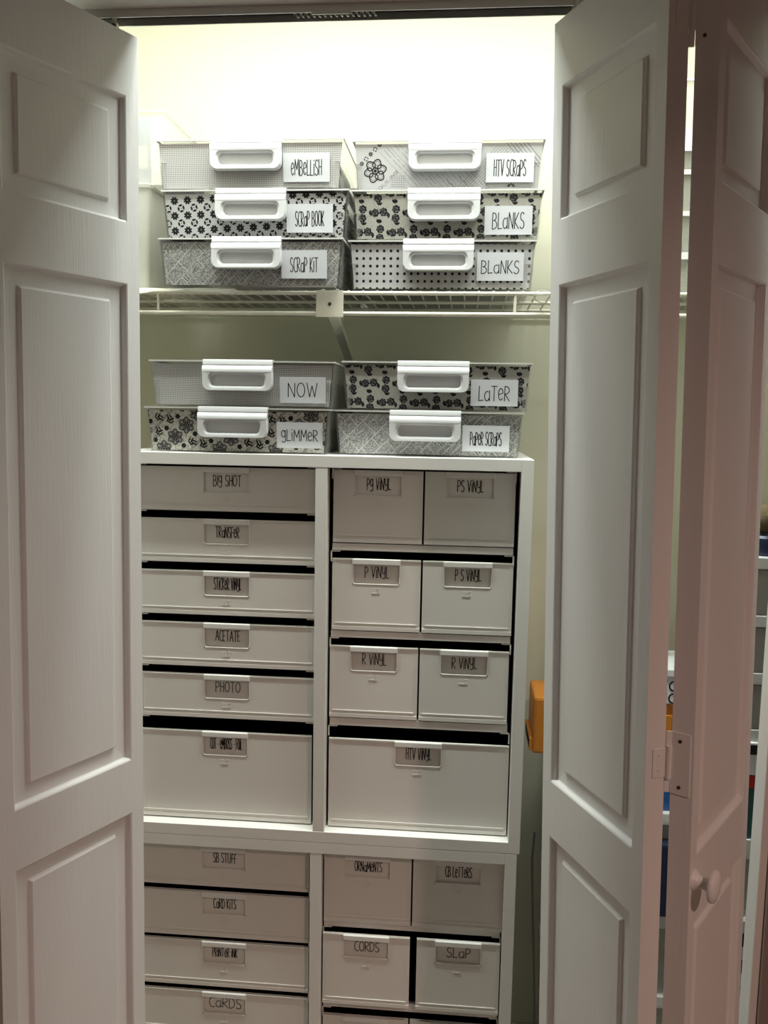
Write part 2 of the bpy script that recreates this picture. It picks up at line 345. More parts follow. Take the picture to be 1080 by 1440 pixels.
for nm, fl, fp, org in (('door_1', fLL, fPL, (-0.49, -0.2, 0)), ('door_2', fRL, fPV, (0.36, -0.2, 0))):
    d = struct(empty(nm, org)); side = -1 if nm == 'door_1' else 1
    d['label'] = 'white panelled bifold door folded open at the left of the closet' if side < 0 else 'white panelled bifold door folded open at the right of the closet, knob showing'
    leaf_mesh(rel(fl, org)).build('leaf', DOOR, d, 0.0012)
    leaf_mesh(rel(fp, org)).build('leaf', DOOR, d, 0.0012)
    for zc in (1.945, 1.098, 0.22):
        mb = MB()
        g = lambda fn, tt, o, z, k: (lambda p: p - Vector(org))(fn(tt, o, z))
        # plates on the two edges facing the room, a pin between them
        def plate(fn, o0, o1, z0, z1, m=0):
            a = [g(fn, LW if fn is fl else 0, o, z, 0) for o, z in ((o0, z0), (o1, z0), (o1, z1), (o0, z1))]
            out = (g(fn, LW + 0.0014, 0, zc, 0) - g(fn, LW, 0, zc, 0)) if fn is fl else (g(fn, -0.0014, 0, zc, 0) - g(fn, 0, 0, zc, 0))
            mb.loft([a, [p + out for p in a]], m, True, True)
        plate(fl, 0.009, TH, zc - 0.018, zc + 0.017)
        plate(fp, 0.004, TH, zc - 0.037, zc + 0.038)
        mb2, keep = mb, len(mb.v)
        for o_, z_ in ((0.016, zc + 0.028), (0.016, zc - 0.028)):
            p = g(fp, -0.0016, o_, z_, 0); ax = g(fp, -0.01, o_, z_, 0) - p
            mb.lathe([(0.0022, -0.0005), (0.0022, 0.0004), (0.001, 0.0007)], p, ax, 1, 10)
        for z_ in (zc + 0.009, zc - 0.009):
            p = g(fl, LW + 0.0016, 0.018, z_, 0); ax = g(fl, LW + 0.01, 0.018, z_, 0) - p
            mb.lathe([(0.002, -0.0005), (0.002, 0.0004), (0.001, 0.0007)], p, ax, 0, 10)
        a = g(fl, LW + 0.001, TH, zc - 0.020, 0).lerp(g(fp, -0.001, TH, zc - 0.020, 0), 0.5)
        mb.tube([a, a + Vector((0, 0, 0.040))], 0.0034, 0, 10)
        a0, b0 = g(fl, LW, TH, zc, 0), g(fp, 0, TH, zc, 0); cx = (a0 + b0) / 2
        mb.box(min(a0.x, b0.x) + 0.0005, max(a0.x, b0.x) - 0.0005, cx.y - 0.0012, cx.y + 0.0008, zc - 0.037, zc + 0.038)
        mb.build('hinge', [DOOR, SCREW], d, smooth=40)
    p = fp(0.014, 0, 0.955) - Vector(org); ax = fp(0.014, -0.01, 0.955) - fp(0.014, 0, 0.955)
    if side > 0:
        MB().lathe([(0.0125, 0), (0.0115, 0.003), (0.0075, 0.007), (0.0068, 0.014), (0.009, 0.019), (0.0185, 0.0215), (0.0195, 0.024), (0.0182, 0.027), (0.011, 0.0295), (0.002, 0.0303)], p, ax, 0, 28).build('knob', DOOR, d, smooth=50)
    # guide pin with its wheel up in the track
    p = fl(0.030, TH / 2, ZT) - Vector(org)
    mb = MB(); mb.tube([p, p + Vector((0, 0, ZH - ZT - 0.004 + 0.0))], 0.003, 0, 10)
    mb.box(p.x - 0.005, p.x + 0.005, p.y - 0.004, p.y + 0.004, p.z, p.z + 0.010).lathe([(0.004, 0), (0.004, 0.001)], p + Vector((0, -0.0042, 0.005)), (0, -1, 0), 1, 12)
    mb.build('guide_pin', [CREAM, SCREW], d, smooth=40)

# ---------------------------------------------------------------- wire shelf
SZ, SY = 1.7135, 0.305
t = empty('wire_shelf', (0, SY, SZ), 0, 'cream coated wire shelf across the closet carrying the upper storage boxes', 'shelf')
mb = MB(); x = XL + 0.02
while x < XR_ - 0.01:
    mb.tube([(x, 0.0, 0.004), (x, YB - SY - 0.005, 0.004)], 0.0016, 0, 6); x += 0.0254
for yy in (0.12, 0.235, YB - SY - 0.008): mb.tube([(XL + 0.005, yy, -0.0002), (XR_ - 0.005, yy, -0.0002)], 0.0032, 0, 8)
mb.build('wire_deck', CREAM, t, smooth=60)
mb = MB(); mb.tube([(XL + 0.005, 0, 0), (XR_ - 0.005, 0, 0)], 0.0036, 0, 10).tube([(XL + 0.005, 0.001, -0.0355), (XR_ - 0.005, 0.001, -0.0355)], 0.0038, 0, 10)
for xx in (-0.76, -0.443, 0.195, 0.52, 0.83): mb.tube([(xx, 0, 0), (xx, 0.001, -0.0355)], 0.0026, 0, 8)
mb.build('front_lip', CREAM, t, smooth=60)
mb = MB(); mb.box(-0.1535, -0.105, -0.0065, -0.0042, -0.0425, 0.0035)
for xx in (-0.141, -0.116): mb.box(xx - 0.003, xx + 0.003, -0.0064, 0.003, 0.0035, 0.006)
mb.lathe([(0.0032, 0), (0.0032, 0.001), (0.0015, 0.0014)], (-0.129, -0.0065, -0.0195), (0, -1, 0), 1, 12)
mb.build('bracket_plate', [CREAM, SCREW], t, 0.0012)
yb = YB - SY - 0.001
mb = MB(); a, b = Vector((-0.124, -0.003, -0.040)), Vector((-0.136, yb, -0.108))
hw = 0.0085
mb.loft([[a + Vector((sx, 0, 0)) + o for sx, o in ((-hw, Vector((0, 0, 0))), (hw, Vector((0, 0, 0))), (hw, Vector((0, 0.012, 0.010))), (hw - 0.0018, Vector((0, 0.012, 0.010))), (hw - 0.0018, Vector((0, 0.003, 0.002))), (-hw + 0.0018, Vector((0, 0.003, 0.002))), (-hw + 0.0018, Vector((0, 0.012, 0.010))), (-hw, Vector((0, 0.012, 0.010))))],
         [b + Vector((sx, 0, 0)) + o for sx, o in ((-hw, Vector((0, -0.012, 0))), (hw, Vector((0, -0.012, 0))), (hw, Vector((0, 0, 0.010))), (hw - 0.0018, Vector((0, 0, 0.010))), (hw - 0.0018, Vector((0, -0.009, 0.002))), (-hw + 0.0018, Vector((0, -0.009, 0.002))), (-hw + 0.0018, Vector((0, 0, 0.010))), (-hw, Vector((0, 0, 0.010))))]], 0, True, True)
mb.build('brace', CREAM, t)
ZS = SZ + 0.0058
# liner sheet under the left half
mb = MB(); n = 44; rows = []
for j, (yy, dz) in enumerate(((-0.010, -0.004), (-0.005, 0.0), (0.005, 0.001), (0.30, 0.001))):
    rows.append([(-0.94 + 0.64 * i / n, yy + (0.004 * math.sin(i * 0.9) if j < 2 else 0), dz + (0.0028 * math.sin(i * 0.55) + 0.0012 * math.sin(i * 1.7) - 0.002 if j < 1 else 0)) for i in range(n + 1)])
mb.loft(rows, 0, closed=False); mb.loft([[(a, b, c - 0.0008) for a, b, c in r] for r in rows], 0, closed=False)
o = mb.build('shelf_liner', clear('liner_vinyl', 0.5, col=(0.84, 0.81, 0.68), rough=0.5), None, smooth=60, loc=(0, SY, ZS + 0.0006))
tag(o, 'thin cream liner sheet with a wavy front edge on the left of the wire shelf', 'shelf liner')
mb = MB(); pts = [(0.017 * math.cos(a * 0.5) * (1 - a * 0.02), -0.004 * a * 0.2, 0.010 * math.sin(a * 0.5) - 0.0006 * a) for a in range(15)]
mb.loft([[(x, y - 0.004, z) for x, y, z in pts], [(x, y + 0.004, z) for x, y, z in pts]], 0, closed=False)
mb.loft([[(x * .95, y - 0.003, z * .95) for x, y, z in pts], [(x * .95, y + 0.003, z * .95) for x, y, z in pts]], 0, closed=False)
o = mb.build('plastic_strip', RIMP, None, smooth=60, loc=(0.240, SY - 0.0085, SZ - 0.002))
tag(o, 'small white curl of plastic strip hooked on the shelf lip beside the right door', 'strip')

# ---------------------------------------------------------------- storage boxes with paper fronts
BD = 0.325
def rr(x0, x1, z0, z1, rb, rt, n=5):
    out = []
    for cx, cz, a, r in ((x0 + rb, z0 + rb, 180, rb), (x1 - rb, z0 + rb, 270, rb), (x1 - rt, z1 - rt, 0, rt), (x0 + rt, z1 - rt, 90, rt)):
        out += [(cx + r * math.cos(math.radians(a + 90 * i / n)), cz + r * math.sin(math.radians(a + 90 * i / n))) for i in range(n + 1)]
    return out
def rose(F, cx, cy, r, rot=0):
    pts = []
    for k in range(28):
        a = 2 * math.pi * k / 28; q = r * (1 + 0.10 * math.cos(7 * a + rot)); pts.append((cx + q * math.cos(a), cy + q * math.sin(a)))
    F.poly(pts, 1)
    for rad, a0 in ((0.72, 20), (0.48, 150), (0.26, 280)):
        for da in (0, 130):
            F.line(arc(cx, cy, rad * r, rad * r * 0.9, a0 + da + rot * 50, a0 + da + 80 + rot * 50, 5), r * 0.13, 2, 2)
def sprig(F, cx, cy, r, rot):
    for da in (-0.75, 0, 0.75):
        a = rot + da; F.disc(cx + r * 0.55 * math.cos(a), cy + r * 0.55 * math.sin(a), r * 0.52, 1, 1, 8, r * 0.27, a)
def pat_roses(F, hw, H):
    for i in range(-8, 9):
        for j in range(-6, 7):
            ox, oz = -0.118 + 0.0585 * i + 0.031 * j, 0.046 - 0.033 * j
            if abs(ox) > hw + 0.04 or oz < -0.04 or oz > H + 0.04: continue
            F.line(arc(ox + 0.013, oz + 0.012, 0.016, 0.016, 0, 150, 8), 0.0005, 3); F.line(arc(ox + 0.036, oz - 0.012, 0.015, 0.015, 180, 330, 8), 0.0005, 3)
            rose(F, ox - 0.0066, oz, 0.0068, 0.3); rose(F, ox + 0.0078, oz + 0.0014, 0.0070, 1.2)
            rose(F, ox + 0.0300, oz + 0.0060, 0.0068, 2.0); rose(F, ox + 0.0292, oz - 0.0088, 0.0070, 0.9)
            for dx, dz, a in ((0.001, 0.0125, 1.6), (0.001, -0.0105, 4.6), (0.019, -0.003, 3.4), (0.041, -0.001, 0.3), (0.026, 0.016, 1.2)): sprig(F, ox + dx, oz + dz, 0.0062, a)
def pat_blocks(F, hw, H):
    for i in range(-8, 9):
        for j in range(0, 6):
            cx, cz = -0.144 + 0.0235 * (i + 6), 0.071 - 0.0253 * j + 0.0010 * i
            if abs(cx) > hw + 0.02: continue
            for k in range(8):
                a = math.pi * (k + 0.5) / 4; F.disc(cx + 0.0043 * math.cos(a), cz + 0.0043 * math.sin(a), 0.0032, 1, 1, 8, 0.0019, a)
            F.disc(cx, cz, 0.0031, 1, 1, 10); F.disc(cx, cz, 0.0009, 0, 2, 8)
            dx, dz = cx + 0.0117, cz - 0.0124
            for k in range(4):
                a = math.pi / 2 * k + 0.25; px, pz = dx + 0.0046 * math.cos(a), dz + 0.0050 * math.sin(a)
                F.disc(px, pz, 0.0038, 1, 1, 8, 0.0019, a + math.pi / 2)
            F.line([(dx - 0.0014, dz), (dx + 0.0014, dz)], 0.0005, 1); F.line([(dx, dz - 0.0014), (dx, dz + 0.0014)], 0.0005, 1)
def pat_news(F, hw, H, seed):
    r = random.Random(seed); s = math.sqrt(0.5); p = -0.36
    while p < 0.36:
        wd = r.choice((0.010, 0.014, 0.020, 0.022)); ln = 0.0017 if r.random() < 0.6 else 0.0009
        def P(a, b): return ((a + b) * s, H / 2 + (a - b) * s)     # a along one diagonal, b along the other
        F.line([P(-0.3, p), P(0.3, p)], ln, 2)
        q = -0.3 + r.random() * 0.02
        while q < 0.3:
            F.line([P(q, p), P(q, p + wd)], r.choice((0.0016, 0.0008)), 2)
            if r.random() < 0.16:
                for k in range(3): F.line([P(q + 0.003 + 0.002 * k, p + 0.001), P(q + 0.003 + 0.002 * k, p + wd - 0.001)], 0.0007, 2 if k % 2 else 1)
            q += r.choice((0.016, 0.026, 0.034, 0.042))
        for k in range(int(wd / 0.0022)):
            b = p + 0.0015 + 0.0022 * k; a = -0.25
            while a < 0.25:
                e = a + r.uniform(0.003, 0.012); F.line([P(a, b), P(e, b)], 0.00035, 3 if r.random() < 0.6 else 2); a = e + r.uniform(0.004, 0.02)
        p += wd
def bloom(F, cx, cy, r, rot, fill=None):
    for k in range(6):
        a = rot + math.pi / 3 * k; px, py = cx + 0.62 * r * math.cos(a), cy + 0.62 * r * math.sin(a); q = 0.40 * r
        out = [(px + q * (1 + 0.10 * math.cos(3 * b)) * math.cos(a + b), py + q * (1 + 0.10 * math.cos(3 * b)) * math.sin(a + b)) for b in [2 * math.pi * i / 18 for i in range(19)]]
        if fill is not None: F.poly(out[:-1], fill, 1)
        F.line(out, r * 0.105, 1, 2)
        F.line([(px + 0.2 * q * math.cos(a) + 0.5 * q * math.cos(b), py + 0.2 * q * math.sin(a) + 0.5 * q * math.sin(b)) for b in [2 * math.pi * i / 10 for i in range(11)]], r * 0.05, 3 if fill is None else 1, 3)
    for k in range(12):
        a = rot + math.pi / 6 * k; F.line([(cx + 0.2 * r * math.cos(a), cy + 0.2 * r * math.sin(a)), (cx + 0.34 * r * math.cos(a), cy + 0.34 * r * math.sin(a))], r * 0.05, 1, 3)
    F.disc(cx, cy, 0.15 * r, 1, 4, 10)
def chevrons(F, cx, cy, a, r):
    for k in (0, 1):
        ox, oy = cx + r * 0.6 * k * math.cos(a), cy + r * 0.6 * k * math.sin(a)
        for sg in (-1, 1):
            b = a + sg * 0.95; F.disc(ox + r * 0.42 * math.cos(b), oy + r * 0.42 * math.sin(b), r * 0.5, 1, 2, 8, r * 0.17, b)
def pat_folk(F, hw, H):
    s = math.sqrt(0.5)
    for band in range(-4, 5):
        for k in range(-8, 9):
            a, b = 0.0300 * k + 0.012 * band, 0.072 * band
            P = lambda da, db: (-0.113 + (a + da + b + db) * s, 0.026 + (a + da - b - db) * s)
            x0, z0 = P(0, 0)
            if abs(x0) > hw + 0.05 or z0 < -0.04 or z0 > H + 0.04: continue
            bloom(F, x0, z0, 0.0135, 0.5, 3)
            for sg in (-1, 1):
                px, pz = P(0.000, sg * 0.0215); F.disc(px, pz, 0.0042, 1, 2, 9)
                for dx in (0, 1, 2, 3, 4, 5):
                    ang = dx * math.pi / 3; F.disc(px + 0.0034 * math.cos(ang), pz + 0.0034 * math.sin(ang), 0.0014, 1, 2, 6)
                px, pz = P(0.012, sg * 0.022); chevrons(F, px, pz, math.pi / 4 + sg * -0.78, 0.0085)
                px, pz = P(-0.010, sg * 0.027); chevrons(F, px, pz, math.pi / 4 + math.pi + sg * 0.78, 0.0085)
        for db in (-0.0345, -0.0362, -0.0380):
            q = lambda a: (-0.113 + (a + 0.072 * band + db) * s, 0.026 + (a - 0.072 * band - db) * s)
            F.line([q(-0.3), q(0.3)], 0.0006, 1)
def pat_dots(F, hw, H):
    for i in range(-14, 15):
        for j in range(0, 8): F.disc(0.0122 * i - 0.004, 0.0025 + 0.0128 * j, 0.0026, 1, 1, 12)
def pat_quilt(F, hw, H):
    s = math.sqrt(0.5); r = random.Random(5)
    bloom(F, -0.126, 0.034, 0.0185, 0.25)
    for k in range(5):
        cx, cz = -0.150 + 0.0078 * k, 0.046 + 0.0078 * k
        if k % 2: 
            for a in (0.4, 2.0, 3.5, 5.1): F.disc(cx + 0.003 * math.cos(a), cz + 0.003 * math.sin(a), 0.0022, 1, 1, 8, 0.0009, a + 1.57)
        else:
            for q in range(8): F.disc(cx + 0.0025 * math.cos(q * 0.785), cz + 0.0025 * math.sin(q * 0.785), 0.0019, 1, 1, 6, 0.0009, q * 0.785)
    for k in range(16):      # dashed diagonal stripes running down to the right
        x0, z0 = -0.118 + 0.0052 * k + (0.002 if k % 3 else 0), 0.064 + 0.0036 * k
        a = 0.0
        while a < 0.16:
            e = a + (r.uniform(0.004, 0.022) if k % 3 else 0.16)
            F.line([(x0 + a * s, z0 - a * s), (x0 + e * s, z0 - e * s)], 0.0007 if k % 3 else 0.0004, 3); a = e + r.uniform(0.002, 0.006)
    for k in range(9):       # stripes running up to the right, at the other end
        x0 = 0.012 + 0.0056 * k; F.line([(x0, 0.0), (x0 + 0.075, 0.075)], 0.0006, 3); 
    for k in range(6): F.line([(0.100 + 0.007 * k, 0.078), (0.135 + 0.007 * k, 0.038)], 0.0011, 3)
    for k in range(6): F.line([(-0.096 + 0.004 * k, 0.006), (-0.096 + 0.004 * k, 0.026)], 0.0004, 3); F.line([(-0.098, 0.008 + 0.0035 * k), (-0.072, 0.008 + 0.0035 * k)], 0.0004, 3)
    F.text('EQUILINg', -0.106, 0.016, 0.050, 0.0052, 0.0007, 3, 2, 0.76)
    for (cx, cz, n) in ((-0.002, 0.020, 7), (0.020, 0.024, 6), (0.012, 0.008, 6), (0.098, 0.066, 6), (0.112, 0.072, 5)):   # loose script
        F.line([(cx + 0.004 * i * s + 0.0022 * math.cos(i * 2.1), cz - 0.004 * i * s + 0.0028 * math.sin(i * 2.1)) for i in range(n)], 0.0006, 1 if cz < 0.03 else 3)
    for a in (0.35, 0.9, 1.57, 2.24, 2.8): F.disc(0.110 + 0.005 * math.cos(a), 0.006 + 0.0045 * math.sin(a), 0.0026, 1, 1, 8, 0.0011, a)
def storage_box(loc, rz, H, pattern, text, tw, th, cardf, cardz, label, group=None, hfrac=0.485, chh=0.047):
    root = empty('storage_box', loc, rz, label, 'storage box', group)
    a, b, D = 0.1648, 0.1575, BD; lid = 0.0012; Ht = H - lid
    hw = lambda z: b + (a - b) * z / Ht
    yf = lambda z: 0.006 * (1 - z / Ht)
    def ring(z, k): return [(-hw(z) + k, yf(z) + k, z), (hw(z) - k, yf(z) + k, z), (hw(z) - k, D - yf(z) - k, z), (-hw(z) + k, D - yf(z) - k, z)]
    mb = MB(); w_ = 0.0016
    lo, up = ring(0, 0), ring(Ht, 0); li, ui = ring(0.0016, w_), ring(Ht, w_)
    li = [(x, y, 0.0016) for x, y, z in li]
    for k in range(4):
        n = (k + 1) % 4; mt = 0 if k == 0 else 1
        mb.add([lo[k], lo[n], up[n], up[k]], [(0, 1, 2, 3)], mt); mb.add([li[k], ui[k], ui[n], li[n]], [(0, 1, 2, 3)], mt)
    mb.add(lo, [(3, 2, 1, 0)], 3); mb.add(li, [(0, 1, 2, 3)], 3)
    # rolled rim and the stepped corner ribs of the lower half
    R0 = lambda z, k: [(-a - k, -k, z), (a + k, -k, z), (a + k, D + k, z), (-a - k, D + k, z)]
    mb.loft([R0(Ht - 0.0026, 0.0003), R0(Ht - 0.0023, 0.0016), R0(Ht, 0.0018), R0(Ht, -0.002)], 2)
    for sx in (-1, 1):
        for zz0, zz1 in ((0.0005, 0.044),):
            xs = sorted((sx * (hw(0.0) - 0.001), sx * (hw(0.0) - 0.0068)))
            mb.add([(xs[0], yf(0) - 0.0012, zz0), (xs[1], yf(0) - 0.0012, zz0), (xs[1], yf(zz1) - 0.0012, zz1), (xs[0], yf(zz1) - 0.0012, zz1),
                    (xs[0], yf(0) + 0.002, zz0), (xs[1], yf(0) + 0.002, zz0), (xs[1], yf(zz1) + 0.002, zz1), (xs[0], yf(zz1) + 0.002, zz1)],
                   [(0, 1, 2, 3), (2, 6, 7, 3), (0, 3, 7, 4), (1, 5, 6, 2)], 1)
            e = sx * (hw(zz1) + 0.0003); mb.box(min(e, e - sx * 0.013), max(e, e - sx * 0.013), yf(zz1) - 0.0012, yf(zz1) + 0.002, zz1, zz1 + 0.0012, 1)
            mb.loft([[(sx * (hw(z) + 0.0016), yf(z) + 0.004, z), (sx * (hw(z) + 0.0016), D - 0.012, z)] for z in (zz0, zz1)], 1, closed=False)
    mb.build('bin_body', [CLEARF, CLEARS, RIMP, CLEARL], root)
    mb = MB(); mb.box(-a - 0.0016, a + 0.0016, -0.0016, D + 0.0016, Ht + 0.0002, H)
    mb.build('lid', CLEARL, root, 0.0004)
    # paper front
    mb = MB(); P0, P1 = 0.0024, Ht - 0.0060; m_ = 0.0026
    fn = lambda u, v, lev: (u, yf(v) + 0.0021 - 0.00006 * lev, v)
    quad = [(-hw(P0) + m_, P0), (hw(P0) - m_, P0), (hw(P1) - m_, P1), (-hw(P1) + m_, P1)]
    mb.add([fn(u, v, 0) for u, v in quad], [(0, 1, 2, 3)], 0)
    mb.add([(u, yf(v) + 0.0026, v) for u, v in quad], [(3, 2, 1, 0)], 0)
    planes = []
    for i in range(4):
        (x0, y0), (x1, y1) = quad[i], quad[(i + 1) % 4]; nx, ny = -(y1 - y0), (x1 - x0); planes.append((nx, ny, -(nx * x0 + ny * y0)))
    F = Flat(mb, fn, planes)
    mats = {'grid': [PGRID], 'blocks': [PWHITE, PINK], 'news': [PNEWS, PINK, PLITE, PGREY], 'news2': [PNEWS, PINK, PLITE, PGREY], 'roses': [PCREAM, PINK, PGREY, PGREY],
            'dots': [PWHITE, INK], 'folk': [PFOLK, PINK, PGREY, PFILL], 'quilt': [PWHITE, PINK, PGREY, PGREY]}[pattern]
    if pattern == 'blocks': pat_blocks(F, a, Ht)
    elif pattern.startswith('news'): pat_news(F, a, Ht, 3 if pattern == 'news' else 11)
    elif pattern == 'roses': pat_roses(F, a, Ht)
    elif pattern == 'dots': pat_dots(F, a, Ht)
    elif pattern == 'folk': pat_folk(F, a, Ht)
    elif pattern == 'quilt': pat_quilt(F, a, Ht)
    mb.build('paper_front', mats, root)
    # clip-on handle: ledge over the rim, grooved step, plate with a slot
    mb = MB(); hx = -0.1665 + 0.333 * hfrac; x0, x1 = hx - 0.0622, hx + 0.0622; T = H + 0.0006
    prof = [(0.006, T), (-0.0052, T), (-0.0062, T - 0.002), (-0.0066, T - 0.0085), (-0.0050, T - 0.0093), (-0.0050, T - 0.0103), (-0.0085, T - 0.0112), (-0.0112, T - 0.0150), (-0.0120, T - 0.0190), (-0.0120, T - 0.0215), (0.0005, T - 0.0215), (0.0005, T - 0.0024), (0.006, T - 0.0008)]
    mb.loft([[(x0, y, z) for y, z in prof], [(x1, y, z) for y, z in prof]], 0, True, True)
    out = rr(x0, x1, T - 0.0540, T - 0.0213, 0.0125, 0.0006)
    inn = rr(x0 + 0.0135, x1 - 0.0135, T - 0.0470, T - 0.0248, 0.0075, 0.0075)
    in1 = rr(x0 + 0.0105, x1 - 0.0105, T - 0.0495, T - 0.0235, 0.0095, 0.0085)
    in2 = rr(x0 + 0.0155, x1 - 0.0155, T - 0.0455, T - 0.0265, 0.0065, 0.0065)
    L = lambda p, y: [(x, y, z) for x, z in p]
    mb.loft([L(out, 0.0035), L(out, -0.0108), L([(x + (hx - x) * 0.012, z + (T - 0.037 - z) * 0.035) for x, z in out], -0.0120), L(in1, -0.0116), L(in1, -0.0104), L(inn, -0.0098), L(in2, -0.0030)], 0, False, True)
    mb.build('handle', HAND, root, smooth=35)
    # lettered card
    mb = MB(); cx0 = -0.1665 + 0.333 * cardf; cw = 0.0815; z1 = H - cardz; z0 = z1 - chh
    fy = lambda v: yf(max(v, 0)) - 0.0004
    mb.add([(cx0, fy(z0), z0), (cx0 + cw, fy(z0), z0), (cx0 + cw, fy(z1), z1), (cx0, fy(z1), z1), (cx0, fy(z0) - 0.0006, z0), (cx0 + cw, fy(z0) - 0.0006, z0), (cx0 + cw, fy(z1) - 0.0006, z1), (cx0, fy(z1) - 0.0006, z1)],
           [(0, 3, 2, 1), (4, 5, 6, 7), (0, 1, 5, 4), (2, 3, 7, 6), (1, 2, 6, 5), (0, 4, 7, 3)], 0)
    F = Flat(mb, lambda u, v, lev: (u, fy(v) - 0.0006 - 0.00008 * lev, v))
    F.text(text, cx0 + cw / 2, (z0 + z1) / 2 - 0.0005, tw, th, 0.0015, 1)
    mb.build('label_card', [CARD, INK], root)
    return root
px = 0.00126
ZC = 1.4290
boxes = [  # x of the left rim corner, y, base z, height
 (-0.433, 0.275, ZS + 0.0015, 0.0825, 'news', 'SCRaP KiT', 39 * px, 19 * px, .668, .0215, 'clear box with newsprint front marked SCRAP KIT, bottom of the left shelf stack'),
 (-0.4285, 0.287, 0, 0.0835, 'blocks', 'SCRaP BOOK', 40 * px, 19.5 * px, .671, .0255, 'clear box with dark blossom-and-square paper marked SCRAP BOOK, middle of the left shelf stack'),
 (-0.4365, 0.285, 0, 0.0835, 'grid', 'eMBeLLiSH', 42 * px, 20 * px, .677, .0245, 'clear box with fine grid paper marked EMBELLISH, top of the left shelf stack'),
 (-0.1015, 0.305, ZS + 0.0006, 0.0850, 'dots', 'BLaNKS', 52 * px, 17 * px, .690, .0215, 'clear box with polka dot front marked BLANKS, bottom of the right shelf stack'),
 (-0.094, 0.305, 0, 0.0845, 'roses', 'BLaNKS', 43 * px, 21 * px, .697, .0285, 'clear box with black rose paper marked BLANKS, middle of the right shelf stack'),
 (-0.0945, 0.313, 0, 0.0850, 'quilt', 'HTV SCRaPS', 43 * px, 21 * px, .699, .0245, 'clear box with pale quilting-print front marked HTV SCRAPS, top of the right shelf stack'),
 (-0.4535, 0.258, ZC + 0.0006, 0.0805, 'folk', 'gLiMMeR', 51 * px, 15.5 * px, .716, .0245, 'clear box with folk flower paper marked GLIMMER, standing on the drawer cabinet at left'),
 (-0.4455, 0.262, 0, 0.0815, 'grid', 'NOW', 41 * px, 19 * px, .705, .0275, 'clear box with fine grid paper marked NOW, on top of the box marked GLIMMER'),
 (-0.1165, 0.280, ZC + 0.0006, 0.0800, 'news2', 'PaPeR SCRaPS', 43 * px, 18.7 * px, .682, .0240, 'clear box with newsprint front marked PAPER SCRAPS, standing on the drawer cabinet at right'),
 (-0.1045, 0.285, 0, 0.0850, 'roses', 'LaTeR', 42 * px, 20 * px, .683, .0300, 'clear box with black rose paper marked LATER, on top of the box marked PAPER SCRAPS'),
]
zt = 0; bi = []
for (xl, y, z, H, pat, txt, tw, th, cf, cz, lab) in boxes:
    z = z or zt + 0.0004; zt = z + H
    bi.append(storage_box((xl + 0.1665, y, z), 0.0, H, pat, txt, tw, th, cf, cz, lab, hfrac=0.485, chh=0.0455 if z < 1.7 else 0.0475))
for i in (0, 3): bi[i].scale.x = 0.985
for k, (i, word) in enumerate(((0, 'SCRAP KIT'), (1, 'SCRAP BOOK'), (2, 'EMBELLISH'))):
    b = bi[i]; mb = MB()
    for j in range(9): mb.box(-0.02 + R.uniform(-.003, .003), 0.146 + R.uniform(-.003, .003), 0.02 + R.uniform(0, .008), 0.200 + R.uniform(-.006, .006), 0.0022 + 0.007 * j, 0.0022 + 0.007 * j + 0.0064)
    o = mb.build('paper_stack', STACK, None, loc=b.location)
    tag(o, 'pile of craft paper seen through the side of the box marked ' + word, 'paper')

# ---------------------------------------------------------------- cube cabinets
XC, YC, YAW = -0.13236, 0.24543, 0.0117
PT, CW, CH = 0.021, 0.3349, 0.6678
def W2(x, y, z):   # cabinet frame -> world
    c, s = math.cos(YAW), math.sin(YAW); return (XC + x * c - y * s, YC + x * s + y * c, z)
def cabinet(loc, Ht, label):
    r = empty('cube_cabinet', loc, YAW, label, 'cabinet'); h = PT / 2; D = 0.385; xo = h + CW
    MB().box(-xo, xo, 0, D, Ht - PT, Ht).build('top_panel', LAMW, r, 0.0007)
    MB().box(-xo, xo, 0, D, 0, PT).build('bottom_panel', LAMW, r, 0.0007)
    for sx in (-1, 1): MB().box(min(sx * xo, sx * (xo + PT)), max(sx * xo, sx * (xo + PT)), 0, D, 0, Ht).build('side_panel', LAMW, r, 0.0007)
    MB().box(-h, h, 0.0004, D, PT, Ht - PT).build('divider', LAMW, r, 0.0007)
    MB().box(-xo, xo, D, D + 0.004, 0.001, Ht - 0.001).build('back_panel', LAMW, r)
ZU = ZC - (2 * PT + CH)
cabinet((XC, YC, ZU), ZC - ZU, 'white two-bay cabinet stacked on top, boxes standing on it')
LX = -0.0045
cabinet((XC + LX, YC, 0.001), ZU - 0.0015, 'white two-bay cabinet standing on the floor under the other cabinet')

